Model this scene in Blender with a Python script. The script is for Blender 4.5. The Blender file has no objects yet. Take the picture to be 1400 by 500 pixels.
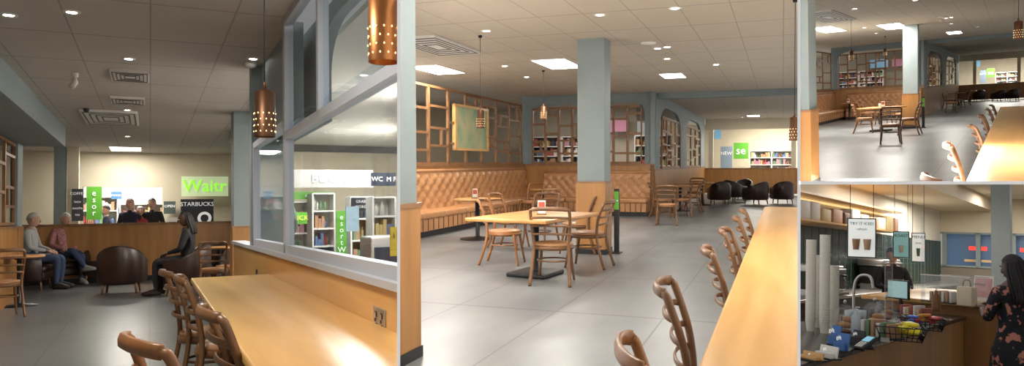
import bpy, bmesh, math, random
from mathutils import Vector, Matrix
F=1000.0
sc=bpy.context.scene
try:
    sc.view_settings.view_transform='Standard'
except Exception: pass
# ---------------- materials ----------------
MC={}
def M(name,col,rough=.5,metal=0,es=0,kind=None,col2=None,sc_=(1,1,1),tile=(1,1),lw=.006,ec=None,bump=0,alpha=.12):
    if name in MC: return MC[name]
    m=bpy.data.materials.new(name); m.use_nodes=True; nt=m.node_tree; N=nt.nodes; L=nt.links
    b=N['Principled BSDF']; c4=(*col,1); b.inputs['Base Color'].default_value=c4
    b.inputs['Roughness'].default_value=rough; b.inputs['Metallic'].default_value=metal
    if es: 
        b.inputs['Emission Color'].default_value=(*(ec or col),1); b.inputs['Emission Strength'].default_value=es
    if kind=='glass':
        N.remove(b); t=N.new('ShaderNodeBsdfTransparent'); t.inputs[0].default_value=c4
        g=N.new('ShaderNodeBsdfGlossy'); g.inputs['Roughness'].default_value=rough
        mx=N.new('ShaderNodeMixShader'); mx.inputs[0].default_value=alpha
        L.new(t.outputs[0],mx.inputs[1]); L.new(g.outputs[0],mx.inputs[2]); L.new(mx.outputs[0],N['Material Output'].inputs[0])
    if kind in('wood','noise','tile','leather'):
        tc=N.new('ShaderNodeTexCoord'); mp=N.new('ShaderNodeMapping'); mp.inputs['Scale'].default_value=sc_
        L.new(tc.outputs['Object'],mp.inputs[0])
        no=N.new('ShaderNodeTexNoise'); no.inputs['Scale'].default_value=1.0; no.inputs['Detail'].default_value=5
        if kind=='wood': no.inputs['Distortion'].default_value=.6
        L.new(mp.outputs[0],no.inputs['Vector'])
        cr=N.new('ShaderNodeValToRGB'); cr.color_ramp.elements[0].position=.3; cr.color_ramp.elements[1].position=.7
        c2=col2 or tuple(x*.75 for x in col)
        cr.color_ramp.elements[0].color=(*c2,1); cr.color_ramp.elements[1].color=c4
        L.new(no.outputs[0],cr.inputs[0]); out=cr.outputs[0]
        if kind=='tile':
            sx=N.new('ShaderNodeSeparateXYZ'); L.new(tc.outputs['Object'],sx.inputs[0])
            outs=[]
            for i in range(2):
                pp=N.new('ShaderNodeMath'); pp.operation='PINGPONG'; pp.inputs[1].default_value=tile[i]/2
                L.new(sx.outputs[i],pp.inputs[0])
                lt=N.new('ShaderNodeMath'); lt.operation='LESS_THAN'; lt.inputs[1].default_value=lw*(1 if i==0 else tile[1]/tile[0])
                L.new(pp.outputs[0],lt.inputs[0]); outs.append(lt)
            mxx=N.new('ShaderNodeMath'); mxx.operation='MAXIMUM'
            L.new(outs[0].outputs[0],mxx.inputs[0]); L.new(outs[1].outputs[0],mxx.inputs[1])
            mc=N.new('ShaderNodeMix'); mc.data_type='RGBA'
            L.new(mxx.outputs[0],mc.inputs['Factor']); L.new(out,mc.inputs['A']); mc.inputs['B'].default_value=(*(ec or tuple(x*.6 for x in col)),1)
            out=mc.outputs['Result']
        L.new(out,b.inputs['Base Color'])
        if bump:
            bp=N.new('ShaderNodeBump'); bp.inputs['Strength'].default_value=bump; bp.inputs['Distance'].default_value=.01
            L.new(no.outputs[0],bp.inputs['Height']); L.new(bp.outputs[0],b.inputs['Normal'])
    MC[name]=m; return m
wood=M('oak_wood',(.56,.29,.09),.35,kind='wood',col2=(.44,.21,.06),sc_=(6,.8,6))
woodL=M('counter_oak',(.72,.42,.15),.28,kind='wood',col2=(.56,.30,.09),sc_=(9,.7,9))
woodP=M('panel_oak',(.42,.20,.06),.4,kind='wood',col2=(.31,.14,.037),sc_=(7,7,.6))
woodC=M('chair_wood',(.20,.095,.037),.35,kind='wood',col2=(.13,.055,.022),sc_=(8,8,3))
woodR=M('chair_wood_warm',(.33,.14,.045),.35,kind='wood',col2=(.24,.09,.027),sc_=(8,8,3))
woodLat=M('lattice_wood',(.28,.14,.055),.45,kind='wood',col2=(.19,.085,.032),sc_=(5,5,2))
blue=M('blue_grey_paint',(.23,.275,.28),.6,kind='noise',col2=(.21,.255,.26),sc_=(2,2,2))
cream=M('cream_wall',(.60,.53,.40),.7,kind='noise',col2=(.56,.49,.36),sc_=(2,2,2))
white=M('white_paint',(.75,.73,.68),.6)
whiteb=M('divider_white_glow',(.9,.9,.9),.8,es=.4)  # slight glow put into the dividers so they read white; no lamp
black=M('black_metal',(.012,.012,.013),.4)
steel=M('steel',(.5,.48,.45),.3,metal=.9)
frame=M('window_frame_grey',(.46,.48,.52),.45)
tan=M('tan_leather',(.52,.26,.115),.28,kind='leather',col2=(.44,.21,.085),sc_=(4,4,4))
tan2=M('seat_leather',(.40,.20,.09),.4)
brownl=M('brown_leather',(.045,.022,.016),.35,kind='leather',col2=(.03,.014,.01),sc_=(5,5,5))
copper=M('bronze_perforated',(.13,.06,.03),.4,metal=.7)
copper2=M('copper_shade',(.40,.16,.05),.35,metal=.8)
glow=M('lamp_glow',(1,.72,.35),.5,es=2.2)
led=M('led_panel_glow',(1,.98,.93),.5,es=9)
dl=M('downlight_glow',(1,.95,.85),.5,es=25)
glass=M('glass_pane',(.93,.97,1),.03,kind='glass',alpha=.13)
acr=M('acrylic',(.95,.97,.98),.04,kind='glass',alpha=.10)
green=M('sign_green',(.10,.36,.03),.5,es=.15)
dgreen=M('dark_green',(.01,.06,.03),.4)
txtw=M('text_white',(.9,.9,.88),.5,es=.4)
txtg=M('text_green_lit',(.25,.8,.02),.5,es=.9)
navy=M('navy_board',(.012,.018,.035),.4)
skyb=M('arch_blue_glass',(.16,.34,.5),.2,es=.3)
def colm(n,c,r=.6): return M(n,c,r)
PRODC=[colm('p_red',(.33,.07,.06)),colm('p_yel',(.5,.38,.16)),colm('p_blu',(.09,.14,.27)),colm('p_wht',(.6,.57,.52)),colm('p_grn',(.13,.22,.12)),colm('p_pnk',(.42,.22,.26)),colm('p_org',(.4,.22,.12)),colm('p_blk',(.05,.05,.06))]
skinm=M('skin_light',(.62,.36,.26),.5); skind=M('skin_dark',(.12,.05,.03),.45)
hairw=M('hair_white',(.55,.53,.5),.7); hairb=M('hair_black',(.012,.01,.01),.6); hairn=M('hair_brown',(.1,.05,.025),.6)
eyew=M('eye_white',(.8,.8,.8),.3); eyeb=M('eye_dark',(.02,.015,.01),.3); lip=M('lips',(.4,.12,.1),.5)
# ---------------- rooms ----------------
class Room:
    def __init__(s,name,vx,vy,cx,h,clips):
        ax=(vx-700)/F; az=(250-vy)/F; Ax=(cx-700)/F
        Y=Vector((ax,1,az)).normalized(); k=-az/(1+ax*Ax)
        Z=Vector((Ax*k,k,1)).normalized(); X=Y.cross(Z).normalized(); Z=X.cross(Y)
        s.R=Matrix((X,Y,Z)).transposed(); s.h=h; s.name=name; s.clips=clips
        s.W=s.R.to_4x4() @ Matrix.Translation((0,0,-h)); s.obs=[]
    def ray(s,px,py): return s.R.transposed() @ Vector(((px-700)/F,1,(250-py)/F))
    def fl(s,px,py,z=0):
        d=s.ray(px,py); t=(z-s.h)/d.z; return Vector((d.x*t,d.y*t,z))
    def onY(s,px,py,y):
        d=s.ray(px,py); t=y/d.y; return Vector((d.x*t,y,s.h+d.z*t))
    def onX(s,px,py,x):
        d=s.ray(px,py); t=x/d.x; return Vector((x,d.y*t,s.h+d.z*t))
def keepL(a): k=(a-700)/F; return Vector((-1,k,0))
def keepR(a): k=(a-700)/F; return Vector((1,-k,0))
KZ=(250-249.7)/F
R1=Room('r1',205,300,271,1.25,[keepL(545)])
R2=Room('r2',1070,222,818,1.4,[keepR(545),keepL(1092)])
R3=Room('r3',1385,108,1247,1.4,[keepR(1092),Vector((0,-KZ,1))])
R4=Room('r4',1560,362,1247,1.6,[keepR(1092),Vector((0,KZ,-1))])
# ---------------- mesh builder ----------------
class MB:
    def __init__(s): s.v=[];s.f=[];s.m=[];s.s=[];s.mats=[]
    def mi(s,m):
        if m not in s.mats: s.mats.append(m)
        return s.mats.index(m)
    def add(s,vs,fs,m,smooth=False,T=None):
        o=len(s.v); i=s.mi(m)
        for p in vs:
            p=Vector(p); s.v.append(T@p if T else p)
        for f in fs: s.f.append([o+j for j in f]); s.m.append(i); s.s.append(smooth)
    def box(s,x0,x1,y0,y1,z0,z1,m,T=None):
        if x0>x1:x0,x1=x1,x0
        if y0>y1:y0,y1=y1,y0
        if z0>z1:z0,z1=z1,z0
        s.add([(x0,y0,z0),(x1,y0,z0),(x1,y1,z0),(x0,y1,z0),(x0,y0,z1),(x1,y0,z1),(x1,y1,z1),(x0,y1,z1)],
          [(3,2,1,0),(4,5,6,7),(0,1,5,4),(1,2,6,5),(2,3,7,6),(3,0,4,7)],m,False,T)
    def rbox(s,x0,x1,y0,y1,z0,z1,m,r=.03,T=None,n=3):
        vs=[];fs=[];nu=4*(n+1);rows=[]
        cx,cy,cz=(x0+x1)/2,(y0+y1)/2,(z0+z1)/2; hx,hy,hz=(x1-x0)/2-r,(y1-y0)/2-r,(z1-z0)/2-r
        lat=[-90+90*i/n for i in range(n+1)]; rings=[(a,-1) for a in lat]+[(90*i/n,1) for i in range(n+1)]
        for a,sz in rings:
            a=math.radians(a); row=[]
            for q in range(4):
                sx,sy=[(1,1),(-1,1),(-1,-1),(1,-1)][q]
                for i in range(n+1):
                    t=math.radians(90*q+90*i/n)
                    row.append(len(vs)); vs.append((cx+sx*hx+r*math.cos(a)*math.cos(t),cy+sy*hy+r*math.cos(a)*math.sin(t),cz+sz*hz+r*math.sin(a)))
            rows.append(row)
        for j in range(len(rows)-1):
            for i in range(nu): fs.append((rows[j][i],rows[j][(i+1)%nu],rows[j+1][(i+1)%nu],rows[j+1][i]))
        fs.append(tuple(reversed(rows[0]))); fs.append(tuple(rows[-1]))
        s.add(vs,fs,m,True,T)
    def tube(s,pts,r,m,n=8,closed=False,T=None,flat=1.0):
        pts=[Vector(p) for p in pts]; K=len(pts); rs=r if isinstance(r,(list,tuple)) else [r]*K
        vs=[];fs=[];up=None
        for i,p in enumerate(pts):
            if closed: d=(pts[(i+1)%K]-pts[i-1])
            else: d=pts[min(i+1,K-1)]-pts[max(i-1,0)]
            d.normalize()
            if up is None: up=Vector((0,0,1)) if abs(d.z)<.9 else Vector((0,1,0))
            a=d.cross(up)
            if a.length<1e-4: a=d.cross(Vector((1,0,0)))
            a.normalize(); b=a.cross(d).normalized(); up=b
            for j in range(n):
                t=2*math.pi*j/n; vs.append(p+a*(rs[i]*math.cos(t)*flat)+b*(rs[i]*math.sin(t)))
        rng=K if closed else K-1
        for i in range(rng):
            for j in range(n):
                A=i*n+j;B=i*n+(j+1)%n;C=((i+1)%K)*n+(j+1)%n;D=((i+1)%K)*n+j; fs.append((A,B,C,D))
        if not closed: fs.append(tuple(range(n-1,-1,-1))); fs.append(tuple(range((K-1)*n,K*n)))
        s.add(vs,fs,m,True,T)
    def lathe(s,prof,m,n=20,c=(0,0,0),T=None,smooth=True):
        vs=[];fs=[]
        for r,z in prof:
            for j in range(n):
                t=2*math.pi*j/n; vs.append((c[0]+r*math.cos(t),c[1]+r*math.sin(t),c[2]+z))
        for i in range(len(prof)-1):
            for j in range(n): fs.append((i*n+j,i*n+(j+1)%n,(i+1)*n+(j+1)%n,(i+1)*n+j))
        s.add(vs,fs,m,smooth,T)
    def ell(s,c,rx,ry,rz,m,nu=12,nv=8,T=None,fn=None,keep=None):
        vs=[];fs=[]
        for i in range(nv+1):
            a=math.pi*i/nv
            for j in range(nu):
                t=2*math.pi*j/nu; p=Vector((rx*math.sin(a)*math.cos(t),ry*math.sin(a)*math.sin(t),rz*math.cos(a)))
                if fn: p=fn(p)
                vs.append(p)
        for i in range(nv):
            for j in range(nu):
                q=(i*nu+j,(i+1)*nu+j,(i+1)*nu+(j+1)%nu,i*nu+(j+1)%nu)
                if keep:
                    cc=sum((vs[k] for k in q),Vector())/4
                    if not keep(cc): continue
                fs.append(q)
        C=Vector(c); s.add([v+C for v in vs],fs,m,True,T)
    def prism(s,poly,plane,a,b,m):
        def P(u,w,q): return (u,q,w) if plane=='Y' else ((q,u,w) if plane=='X' else (u,w,q))
        n=len(poly); vs=[P(u,w,a) for u,w in poly]+[P(u,w,b) for u,w in poly]
        fs=[tuple(range(n)),tuple(range(2*n-1,n-1,-1))]+[(i,n+i,n+(i+1)%n,(i+1)%n) for i in range(n)]
        s.add(vs,fs,m)
    def text(s,t,size,m,T):
        cu=bpy.data.curves.new('t','FONT'); cu.body=t; cu.size=size; cu.align_x='CENTER'; cu.align_y='CENTER'; cu.extrude=size*.02; cu.resolution_u=2
        ob=bpy.data.objects.new('t',cu); sc.collection.objects.link(ob)
        dg=bpy.context.evaluated_depsgraph_get(); me=ob.evaluated_get(dg).to_mesh()
        s.add([v.co.copy() for v in me.vertices],[tuple(p.vertices) for p in me.polygons],m,False,T)
        ob.evaluated_get(dg).to_mesh_clear(); bpy.data.objects.remove(ob)
    def textY(s,t,size,m,x,y,z,rz=0):
        s.text(t,size,m,Matrix.Translation((x,y,z))@Matrix.Rotation(rz,4,'Z')@Matrix.Rotation(math.pi/2,4,'X'))
    def mesh(s,name):
        me=bpy.data.meshes.new(name); me.from_pydata([tuple(v) for v in s.v],[],s.f)
        for m in s.mats: me.materials.append(m)
        me.polygons.foreach_set('material_index',s.m); me.polygons.foreach_set('use_smooth',s.s)
        bm=bmesh.new(); bm.from_mesh(me); bmesh.ops.recalc_face_normals(bm,faces=bm.faces); bm.to_mesh(me); bm.free()
        me.update(); return me
    def obj(s,name,room,x=0,y=0,z=0,rz=0):
        return place(s.mesh(name),name,room,x,y,z,rz)
def place(me,name,room,x=0,y=0,z=0,rz=0,sca=(1,1,1)):
    ob=bpy.data.objects.new(name,me); sc.collection.objects.link(ob)
    ob.matrix_world=room.W@Matrix.Translation((x,y,z))@Matrix.Rotation(rz,4,'Z')@Matrix.Diagonal((*sca,1))
    room.obs.append(ob); return ob
LG={'r1':1.2,'r2':.68,'r3':.8,'r4':2.4}
def lamp(room,kind,x,y,z,power,size=.5,col=(1,.94,.85),sy=None,name='ceiling_lamp',parent=None,spot=150):
    l=bpy.data.lights.new(name,kind); l.energy=power*LG[room.name]; l.color=col
    if kind=='AREA':
        l.size=size
        if sy: l.shape='RECTANGLE'; l.size_y=sy
    elif kind=='SPOT': l.spot_size=math.radians(spot); l.spot_blend=.6; l.shadow_soft_size=size
    else: l.shadow_soft_size=size
    ob=bpy.data.objects.new(name,l); sc.collection.objects.link(ob)
    mw=room.W@Matrix.Translation((x,y,z))
    if parent: ob.parent=parent; ob.matrix_parent_inverse=parent.matrix_world.inverted()
    ob.matrix_world=mw; return ob
# ---------------- prototypes ----------------
def lerp(a,b,t): return a+(b-a)*t
def curve(pts,n=6):
    P=[Vector(p) for p in pts]; out=[]
    for i in range(len(P)-1):
        p0=P[max(i-1,0)];p1=P[i];p2=P[i+1];p3=P[min(i+2,len(P)-1)]
        for j in range(n):
            t=j/n; out.append(.5*((2*p1)+(p2-p0)*t+(2*p0-5*p1+4*p2-p3)*t*t+(3*p1-p0-3*p2+p3)*t**3))
    out.append(P[-1]); return out
def chair_mesh(wm,sm,nm='dining_chair'):
    b=MB()
    b.lathe([(0,.43),(.17,.43),(.195,.445),(.2,.46),(.19,.475),(.12,.485),(0,.487)],sm,20)
    b.lathe([(0,.40),(.205,.40),(.212,.42),(.21,.44),(.19,.448)],wm,20)
    for sx in(-1,1):
        b.tube(curve([(sx*.15,.15,.42),(sx*.165,.18,.2),(sx*.185,.21,0)]),[.019-.0005*i for i in range(13)],wm,7)
        b.tube(curve([(sx*.2,-.27,0),(sx*.185,-.2,.25),(sx*.175,-.17,.45),(sx*.19,-.19,.65),(sx*.195,-.25,.84),(sx*.17,-.27,.875)],5),.017,wm,7)
    ring=[(.165*math.cos(t),.165*math.sin(t),.27) for t in [2*math.pi*i/20 for i in range(20)]]
    b.tube(ring,.010,wm,6,closed=True)
    for z,yb,r,w in((.875,-.27,.024,.172),(.775,-.235,.015,.19),(.68,-.205,.014,.188),(.585,-.19,.014,.183)):
        b.tube([(w*math.sin(t),yb-.05*(math.cos(t)) ,z+.012*math.cos(t)) for t in [math.pi/2*(i/8-1)for i in range(17)]],r,wm,7,flat=.45)
    return b.mesh(nm)
CH=chair_mesh(woodC,tan2); CHW=chair_mesh(woodR,tan2)
def armchair_mesh():
    b=MB()
    for sx in(-1,1):
        for sy in(-1,1): b.tube([(sx*.24,sy*.22,.2),(sx*.26,sy*.25,0)],[.025,.016],woodLat,6)
    b.rbox(-.29,.29,-.27,.30,.18,.34,brownl,.05); b.rbox(-.24,.24,-.2,.31,.32,.45,brownl,.06)
    path=[(-.33,.28)]+[(-.33,.05)]+[(.33*-math.cos(t),-.02-.3*math.sin(t)) for t in [math.pi*i/12 for i in range(13)]]+[(.33,.05),(.33,.28)]
    vs=[];fs=[];K=len(path)
    for i,(x,y) in enumerate(path):
        u=i/(K-1); top=.58+.24*math.sin(math.pi*u)**1.5
        L=math.hypot(x,y+.0001); nx,ny=x/L,(y if y<0 else 0)/L
        nn=math.hypot(nx,ny); nx/=nn; ny/=nn
        for (o,z) in((.0,.16),(.045,.2),(.05,top-.04),(.025,top),(-.015,top),(-.04,top-.04),(-.04,.2)):
            vs.append((x+nx*o,y+ny*o,z))
    for i in range(K-1):
        for j in range(7): fs.append((i*7+j,i*7+(j+1)%7,(i+1)*7+(j+1)%7,(i+1)*7+j))
    fs.append(tuple(range(7))); fs.append(tuple(range((K-1)*7,K*7)))
    b.add(vs,fs,brownl,True); return b.mesh('leather_armchair')
AC=armchair_mesh()
def round_table(r=.33):
    b=MB(); b.lathe([(0,.715),(r-.02,.715),(r,.725),(r,.74),(r-.01,.75),(0,.75)],wood,32)
    b.lathe([(0,.715),(.09,.71),(.035,.68),(.03,.06),(.06,.035),(.24,.015),(.25,0),(0,0)],black,24); return b.mesh('round_cafe_table')
RT=round_table()
def rect_table(w,d):
    b=MB(); b.rbox(-w/2,w/2,-d/2,d/2,.71,.752,wood,.012)
    b.lathe([(0,.71),(.12,.705),(.045,.68),(.04,.07),(.06,.04)],black,16)
    b.rbox(-.26,.26,-.3,.3,0,.05,black,.015); b.box(-.05,.05,-d*.35,d*.35,.68,.71,black); return b.mesh('rectangular_cafe_table')
def pendant(room,x,y,z0,zc,m,r=.06,H=.26,power=3):
    b=MB(); b.lathe([(r,0),(r*.98,H),(r*.6,H+.015),(.012,H+.02),(.01,H+.06)],m,24)
    b.lathe([(r*.93,0),(r*.93,H)],m,24); b.ell((0,0,.13),.028,.028,.045,glow,10,8)
    b.lathe([(0,.08),(r*.9,.08)],glow,20)
    for i in range(4):
        for j in range(12):
            t=2*math.pi*(j+.5*(i%2))/12; zz=.03+i*.035
            b.ell(((r+.0005)*math.cos(t),(r+.0005)*math.sin(t),zz),.0035,.0035,.0045,glow,6,4)
    b.tube([(0,0,H+.05),(0,0,zc-z0)],.004,black,6)
    b.lathe([(.03,zc-z0-.03),(.03,zc-z0)],black,12)
    return b.obj('pendant_lamp',room,x,y,z0)
def downlight(room,x,y,zc,power=0,r=.06):
    b=MB(); b.lathe([(r*.8,-.004),(r*1.25,-.012),(r*1.4,0)],white,20); b.lathe([(0,-.006),(r*.8,-.006)],dl,20)
    o=b.obj('ceiling_downlight',room,x,y,zc)
    if power: lamp(room,'SPOT',x,y,zc-.06,power,.05,name='spot_bulb',parent=o)
def ledpanel(room,x,y,zc,w,d,power=0):
    b=MB(); b.box(-w/2-.02,w/2+.02,-d/2-.03,d/2+.03,-.012,0,white); b.box(-w/2,w/2,-d/2,d/2,-.016,-.011,led)
    o=b.obj('ceiling_led_panel',room,x,y,zc)
    if power: lamp(room,'AREA',x,y,zc-.03,power,w,sy=d,name='led_source',parent=o)
def vent(room,x,y,zc,w,d,nm='ceiling_air_vent'):
    b=MB(); b.box(-w/2,w/2,-d/2,d/2,-.03,0,white)
    dk=M('vent_dark',(.12,.11,.1),.6)
    for i in range(4):
        k=.46-.1*i
        for (a0,a1,b0,b1) in((-w*k,w*k,-d*k,-d*k+d*.03),(-w*k,w*k,d*k-d*.03,d*k),(-w*k,-w*k+w*.03,-d*k,d*k),(w*k-w*.03,w*k,-d*k,d*k)):
            b.box(a0,a1,b0,b1,-.036,-.028,dk)
    return b.obj(nm,room,x,y,zc)
def lattice(b,axis,fx,s0,s1,z0,z1,m,seed,step,th=.04,bw=.045,dens=1.0):
    rnd=random.Random(seed)
    def bx(a0,a1,c0,c1,mm=m,t=th):
        if axis=='X': b.box(fx-t/2,fx+t/2,a0,a1,c0,c1,mm)
        else: b.box(a0,a1,fx-t/2,fx+t/2,c0,c1,mm)
    w=bw*(1.5 if axis=='X' else 1)
    n=max(1,round((s1-s0)/step)); st=(s1-s0)/n
    bx(s0,s1,z0,z0+bw); bx(s0,s1,z1-bw,z1)
    for i in range(n+1):
        c=s0+i*st; bx(max(s0,c-w/2),min(s1,c+w/2),z0,z1)
    for i in range(n):
        a=s0+i*st; z=z0+rnd.uniform(.25,.5)
        while z<z1-.2:
            bx(a,a+st,z-bw/2,z+bw/2)
            if rnd.random()<.3:
                zz=min(z+rnd.uniform(.25,.4),z1-.05); cc=a+st*rnd.choice((.35,.65)); bx(cc-w*.4,cc+w*.4,z,zz); bx(a,a+st,zz-bw/2,zz+bw/2); z=zz
            z+=rnd.uniform(.35,.6)/dens
def shelf(name,room,x0,x1,y0,d,z0,z1,n,seed,backm=white,axis='Y'):
    b=MB(); rnd=random.Random(seed)
    b.box(x0,x1,y0+d-.02,y0+d,z0,z1,backm); b.box(x0-.03,x0,y0,y0+d,z0,z1,white); b.box(x1,x1+.03,y0,y0+d,z0,z1,white)
    for i in range(n+1):
        z=lerp(z0,z1,i/n); b.box(x0,x1,y0,y0+d,z-.02,z+.01,white)
        if i==n: break
        hh=(z1-z0)/n; x=x0+.03
        while x<x1-.12:
            w=rnd.uniform(.08,.2); c=rnd.choice(PRODC); k=rnd.randint(1,3)
            for _ in range(k):
                if x+w*.5>x1-.02: break
                hz=hh*rnd.uniform(.35,.8)
                if k==2: b.lathe([(0,0),(w*.24,0),(w*.24,hz*.7),(w*.09,hz*.85),(w*.09,hz),(0,hz)],c,8,(x+w*.25,y0+d*.4,z+.01))
                else: b.box(x,x+w*.5,y0+.03,y0+d*.7,z+.01,z+.01+hz,c)
                x+=w*.55
    return b.obj(name,room)
def board(name,room,px0,px1,py0,py1,y,m,txt=None,tm=None,ts=.5,th=.03,extra=None):
    l=room.onY(px0,(py0+py1)/2,y); r=room.onY(px1,(py0+py1)/2,y)
    t=room.onY((px0+px1)/2,py0,y); bb=room.onY((px0+px1)/2,py1,y)
    w=r.x-l.x; h=t.z-bb.z; b=MB(); b.box(-w/2,w/2,0,th,-h/2,h/2,m)
    if txt:
        for i,(s_,zz,sz) in enumerate(txt): b.textY(s_,sz*h,tm or txtw,0,-.008,zz*h)
    if extra: extra(b,w,h)
    return b.obj(name,room,(l.x+r.x)/2,y,(t.z+bb.z)/2)
def arch_wall(b,axis,fx,th,s0,s1,o0,o1,z0,z1,zs,rad,m,sk=1):
    poly=[(s0,z0),(o0,z0)]
    n=8
    for i in range(n+1):
        t=math.pi-math.pi/2*i/n; poly.append((o0+rad*sk+rad*sk*math.cos(t),zs-rad+rad*math.sin(t)))
    for i in range(n+1):
        t=math.pi/2-math.pi/2*i/n; poly.append((o1-rad*sk+rad*sk*math.cos(t),zs-rad+rad*math.sin(t)))
    poly+= [(o1,z0),(s1,z0),(s1,z1),(s0,z1)]
    b.prism(poly,axis,fx-th/2,fx+th/2,m)
def tuft_bench(name,room,L,x,y,rz,ys=1.0,hback=1.25):
    b=MB(); p=.24*ys; res=p/6; nu=max(8,int(L/res)); nu=min(nu,520); nv=16
    vs=[];fs=[]
    z0,z1=.47,hback
    for j in range(nv+1):
        for i in range(nu+1):
            s_=L*i/nu; t=j/nv; zz=lerp(z0,z1,t)
            u=(s_/p+(zz-z0)/.26); v=(s_/p-(zz-z0)/.26)
            puff=.06*math.sqrt(abs(math.sin(math.pi*u/1)*math.sin(math.pi*v/1))+.0001)
            edge=min(1,(1-t)*5)
            yy=-.10-puff*edge+.06*t
            vs.append((s_,yy,zz))
    for j in range(nv):
        for i in range(nu): a=j*(nu+1)+i; fs.append((a,a+1,a+nu+2,a+nu+1))
    b.add(vs,fs,tan,True)
    btn=M('button_leather',(.12,.05,.02),.4)
    i=0
    while i*p/2<L:
        s_=i*p/2
        for k in range(0,6):
            zz=z0+k*.13
            if (i+k)%2==0 and zz<z1-.03: b.ell((s_,-.105+.06*(zz-z0)/(z1-z0),zz),.016*ys,.014,.016,btn,6,4)
        i+=1
    b.tube([(0,-.04,hback),(L,-.04,hback)],.035,tan,8)
    b.box(0,L,-.05,0,.1,hback,tan)
    ncush=max(1,int(L/(.62*ys))); cw=L/ncush
    for i in range(ncush):
        b.rbox(i*cw+.005,(i+1)*cw-.005,-.6,-.08,.34,.48,tan,.045)
    b.box(0,L,-.57,-.05,.12,.35,tan); b.box(0,L,-.52,-.05,0,.12,black)
    i=0
    while i*.14*ys<L:
        b.tube([(i*.14*ys,-.572,.13),(i*.14*ys,-.577,.35)],.010,btn,5); i+=1
    return b.obj(name,room,x,y,0,rz)
# ---------------- people ----------------
def skin_geo(pts,edges,rad,root):
    names=list(pts); idx={n:i for i,n in enumerate(names)}
    me=bpy.data.meshes.new('sk'); me.from_pydata([tuple(pts[n]) for n in names],[(idx[a],idx[b]) for a,b in edges],[])
    ob=bpy.data.objects.new('sk',me); sc.collection.objects.link(ob)
    ob.modifiers.new('s','SKIN'); s=ob.modifiers.new('u','SUBSURF'); s.levels=2
    for n in names:
        sv=me.skin_vertices[0].data[idx[n]]; r=rad[n]; sv.radius=r if isinstance(r,tuple) else (r,r); sv.use_root=(n==root)
    dg=bpy.context.evaluated_depsgraph_get(); dg.update(); ev=ob.evaluated_get(dg); m2=ev.to_mesh()
    vs=[v.co.copy() for v in m2.vertices]; fs=[tuple(p.vertices) for p in m2.polygons]
    ev.to_mesh_clear(); bpy.data.objects.remove(ob); return vs,fs
def segd(p,a,b):
    ab=b-a; t=max(0,min(1,(p-a).dot(ab)/max(1e-9,ab.length_squared))); return (p-(a+ab*t)).length
def hand(b,w,e,skin,curl=.5,side=1):
    d=(w-e).normalized(); up=Vector((0,0,1))
    if abs(d.z)>.85: up=Vector((0,1,0))
    s=d.cross(up).normalized()*side; n=s.cross(d).normalized()
    if n.z>0: n=-n
    c=w+d*.05
    T=Matrix.Identity(4); 
    for i,vv in enumerate((s,d,n)):
        for k in range(3): T[k][i]=vv[k]
    T.translation=c
    b.ell((0,0,0),.04,.055,.016,skin,10,8,T)
    for i,(o,l) in enumerate(((-.03,.062),(-.01,.075),(.01,.072),(.03,.056))):
        q=[Vector((o,.035,0))]; a=0
        for kk in range(3): a+=curl*.55; q.append(q[-1]+Vector((o*.05,math.cos(a),math.sin(a)))*(l/3))
        b.tube([T@x for x in q],[.0095,.009,.0085,.0065],skin,6)
    b.tube([T@Vector(x) for x in((-.03,-.02,0),(-.055,.01,.012),(-.055,.04,.02))],[.012,.011,.008],skin,6)
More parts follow.
